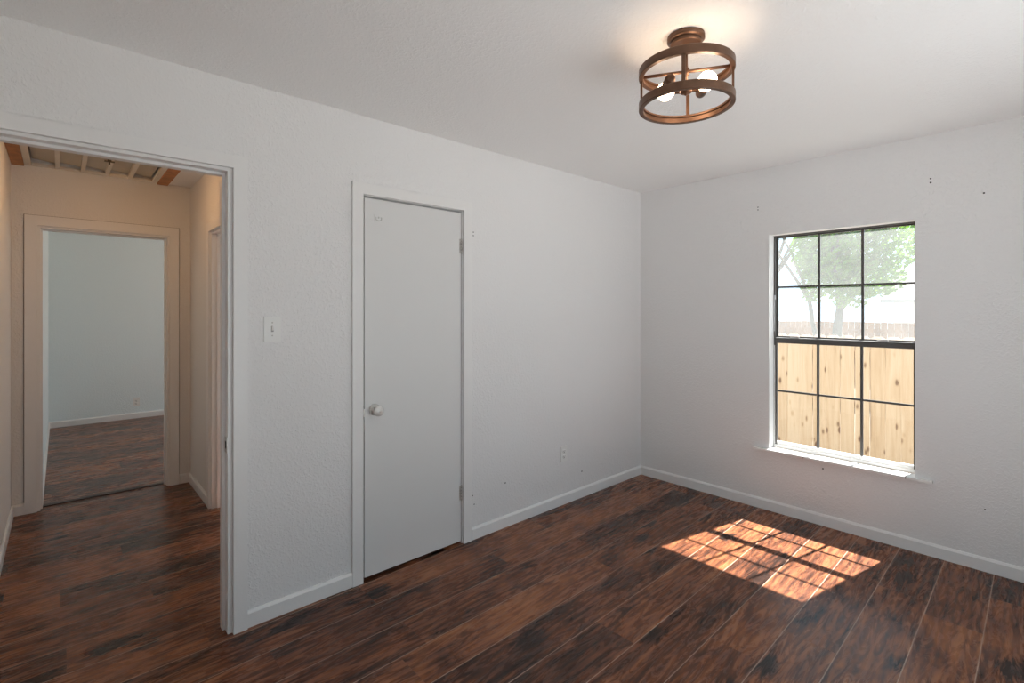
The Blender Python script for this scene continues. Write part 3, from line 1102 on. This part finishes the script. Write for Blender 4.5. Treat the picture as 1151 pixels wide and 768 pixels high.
for z in (GZ + 0.25, GZ + 0.9, FT - 0.25):
    bm = bmesh.new()
    box(bm, -1.27, 2.66, 3.022, 3.06, z, z + 0.09)
    obj('rail', bm, FENCE, fence)

ff = thing('weathered_fence', (-2.0, 12.5, GZ), 'distant reddish weathered fence beyond the yard', 'fence')
bm = bmesh.new()
x = -7.0
while x < 4.0:
    box(bm, x, x + 0.14, 12.5, 12.52, GZ, 1.09 + random.uniform(-0.012, 0.012))
    x += 0.148
obj('board_panel', bm, OLDFENCE, ff)
bm = bmesh.new()
for z in (GZ + 0.3, 0.8):
    box(bm, -7, 4, 12.53, 12.57, z, z + 0.09)
obj('rail', bm, OLDFENCE, ff)


def foliage(blobs, n, size, seed):
    rng = random.Random(seed)
    bm = bmesh.new()
    for c, r in blobs:
        for _ in range(int(n * 9 * r[0] * r[1] * r[2])):
            while True:
                p = Vector((rng.uniform(-1, 1), rng.uniform(-1, 1), rng.uniform(-1, 1)))
                if p.length < 1:
                    break
            p = Vector((c[0] + p.x * r[0], c[1] + p.y * r[1], c[2] + p.z * r[2]))
            d = Vector((rng.gauss(0, 1), rng.gauss(0, 1), rng.gauss(0, 1))).normalized()
            s = d.orthogonal().normalized()
            u = d.cross(s)
            L_ = size * rng.uniform(0.7, 1.4)
            vs = [bm.verts.new(p + s * a * L_ + u * b * L_ * 0.5) for a, b in ((-1, 0), (-0.2, 1), (1, 0), (-0.2, -1))]
            bm.faces.new(vs)
    return bm


def branches(bm, p, d, r, L_, depth, rng):
    pts = [Vector(p)]
    rs = [r]
    dd = Vector(d).normalized()
    for q in range(4):
        dd = (dd + Vector((rng.uniform(-.15, .15), rng.uniform(-.15, .15), rng.uniform(-.02, .14)))).normalized()
        pts.append(pts[-1] + dd * L_ / 4)
        rs.append(r * (1 - 0.11 * (q + 1)))
    tube(bm, pts, rs, 8)
    if depth:
        for q in range(3):
            nd = (dd + Vector((rng.uniform(-.9, .9), rng.uniform(-.9, .9), rng.uniform(-.1, .5)))).normalized()
            branches(bm, pts[-1], nd, r * 0.55, L_ * 0.75, depth - 1, rng)


def tree(loc, trunks, blobs, leaf, n, size, seed, label):
    t = thing('tree', loc, label, 'tree')
    rng = random.Random(seed)
    bm = bmesh.new()
    for d, r, L_ in trunks:
        branches(bm, loc, d, r, L_, 2, rng)
    obj('trunk', bm, BARK, t)
    obj('foliage', foliage(blobs, n, size, seed + 1), leaf, t)


tree((-1.35, 10.2, GZ), [((0.02, 0, 1), 0.15, 2.1), ((-0.35, 0.1, 1), 0.08, 2.3)],
     [((-1.2, 10.3, 2.9), (0.85, 0.9, 1.1)), ((-0.6, 10.4, 2.2), (0.75, 0.8, 0.5)), ((-1.7, 10.5, 2.9), (0.6, 0.7, 0.8)), ((-0.9, 10.6, 3.9), (1.0, 1.0, 0.8)), ((-0.1, 10.5, 3.0), (0.5, 0.6, 0.7)), ((-1.75, 10.4, 2.1), (0.35, 0.5, 0.5)), ((-0.9, 10.1, 1.75), (0.4, 0.4, 0.3))],
     LEAF1, 430, 0.065, 5, 'spreading bright green leafy tree seen through the middle upper panes')
tree((-3.6, 11.9, GZ), [((-0.05, 0, 1), 0.085, 2.9), ((0.12, 0, 1), 0.06, 2.6)],
     [((-3.7, 12.1, 3.6), (0.5, 0.6, 1.0)), ((-3.6, 12.1, 4.6), (0.8, 0.8, 0.8))],
     LEAF2, 260, 0.05, 15, 'thin sparse tree seen through the left upper panes')
tree((1.6, 17.0, GZ), [((0, 0, 1), 0.14, 3.0)],
     [((1.4, 17.0, 4.6), (2.0, 1.4, 1.3)), ((0.2, 17.0, 5.2), (1.5, 1.3, 1.2))],
     LEAF2, 160, 0.07, 25, 'pale blue green tree farther back seen through the right upper panes')

# neighbour's house
hs = thing('house', (1.0, 26.0, GZ), 'pale neighbouring house with grey roof behind the far fence', 'house')
bm = bmesh.new()
box(bm, -2.6, 7.0, 24, 31, GZ, 2.0)
obj('wall', bm, SIDING, hs)
bm = bmesh.new()
A = [bm.verts.new((-3.0, y, z)) for y, z in ((23.5, 1.9), (27.5, 3.6), (31.5, 1.9), (31.5, 1.75), (27.5, 3.4), (23.5, 1.75))]
B = [bm.verts.new((7.4, v.co.y, v.co.z)) for v in A]
for q in range(6):
    bm.faces.new((A[q], A[(q + 1) % 6], B[(q + 1) % 6], B[q]))
bm.faces.new(A)
bm.faces.new(B[::-1])
obj('roof', bm, SHINGLE, hs)
for xx in (-1.2, 2.4):
    bm = barset([(xx, xx + 1.1, 23.94, 24.0, 0.3, 1.4)])
    f = obj('window', bm, TRIM, hs)
    bm = bmesh.new()
    box(bm, xx + 0.08, xx + 1.02, 23.93, 23.939, 0.38, 1.32)
    obj('pane', bm, simple('dark_house_glass', (0.2, 0.23, 0.26), 0.2), f)

bpy.context.view_layer.update()
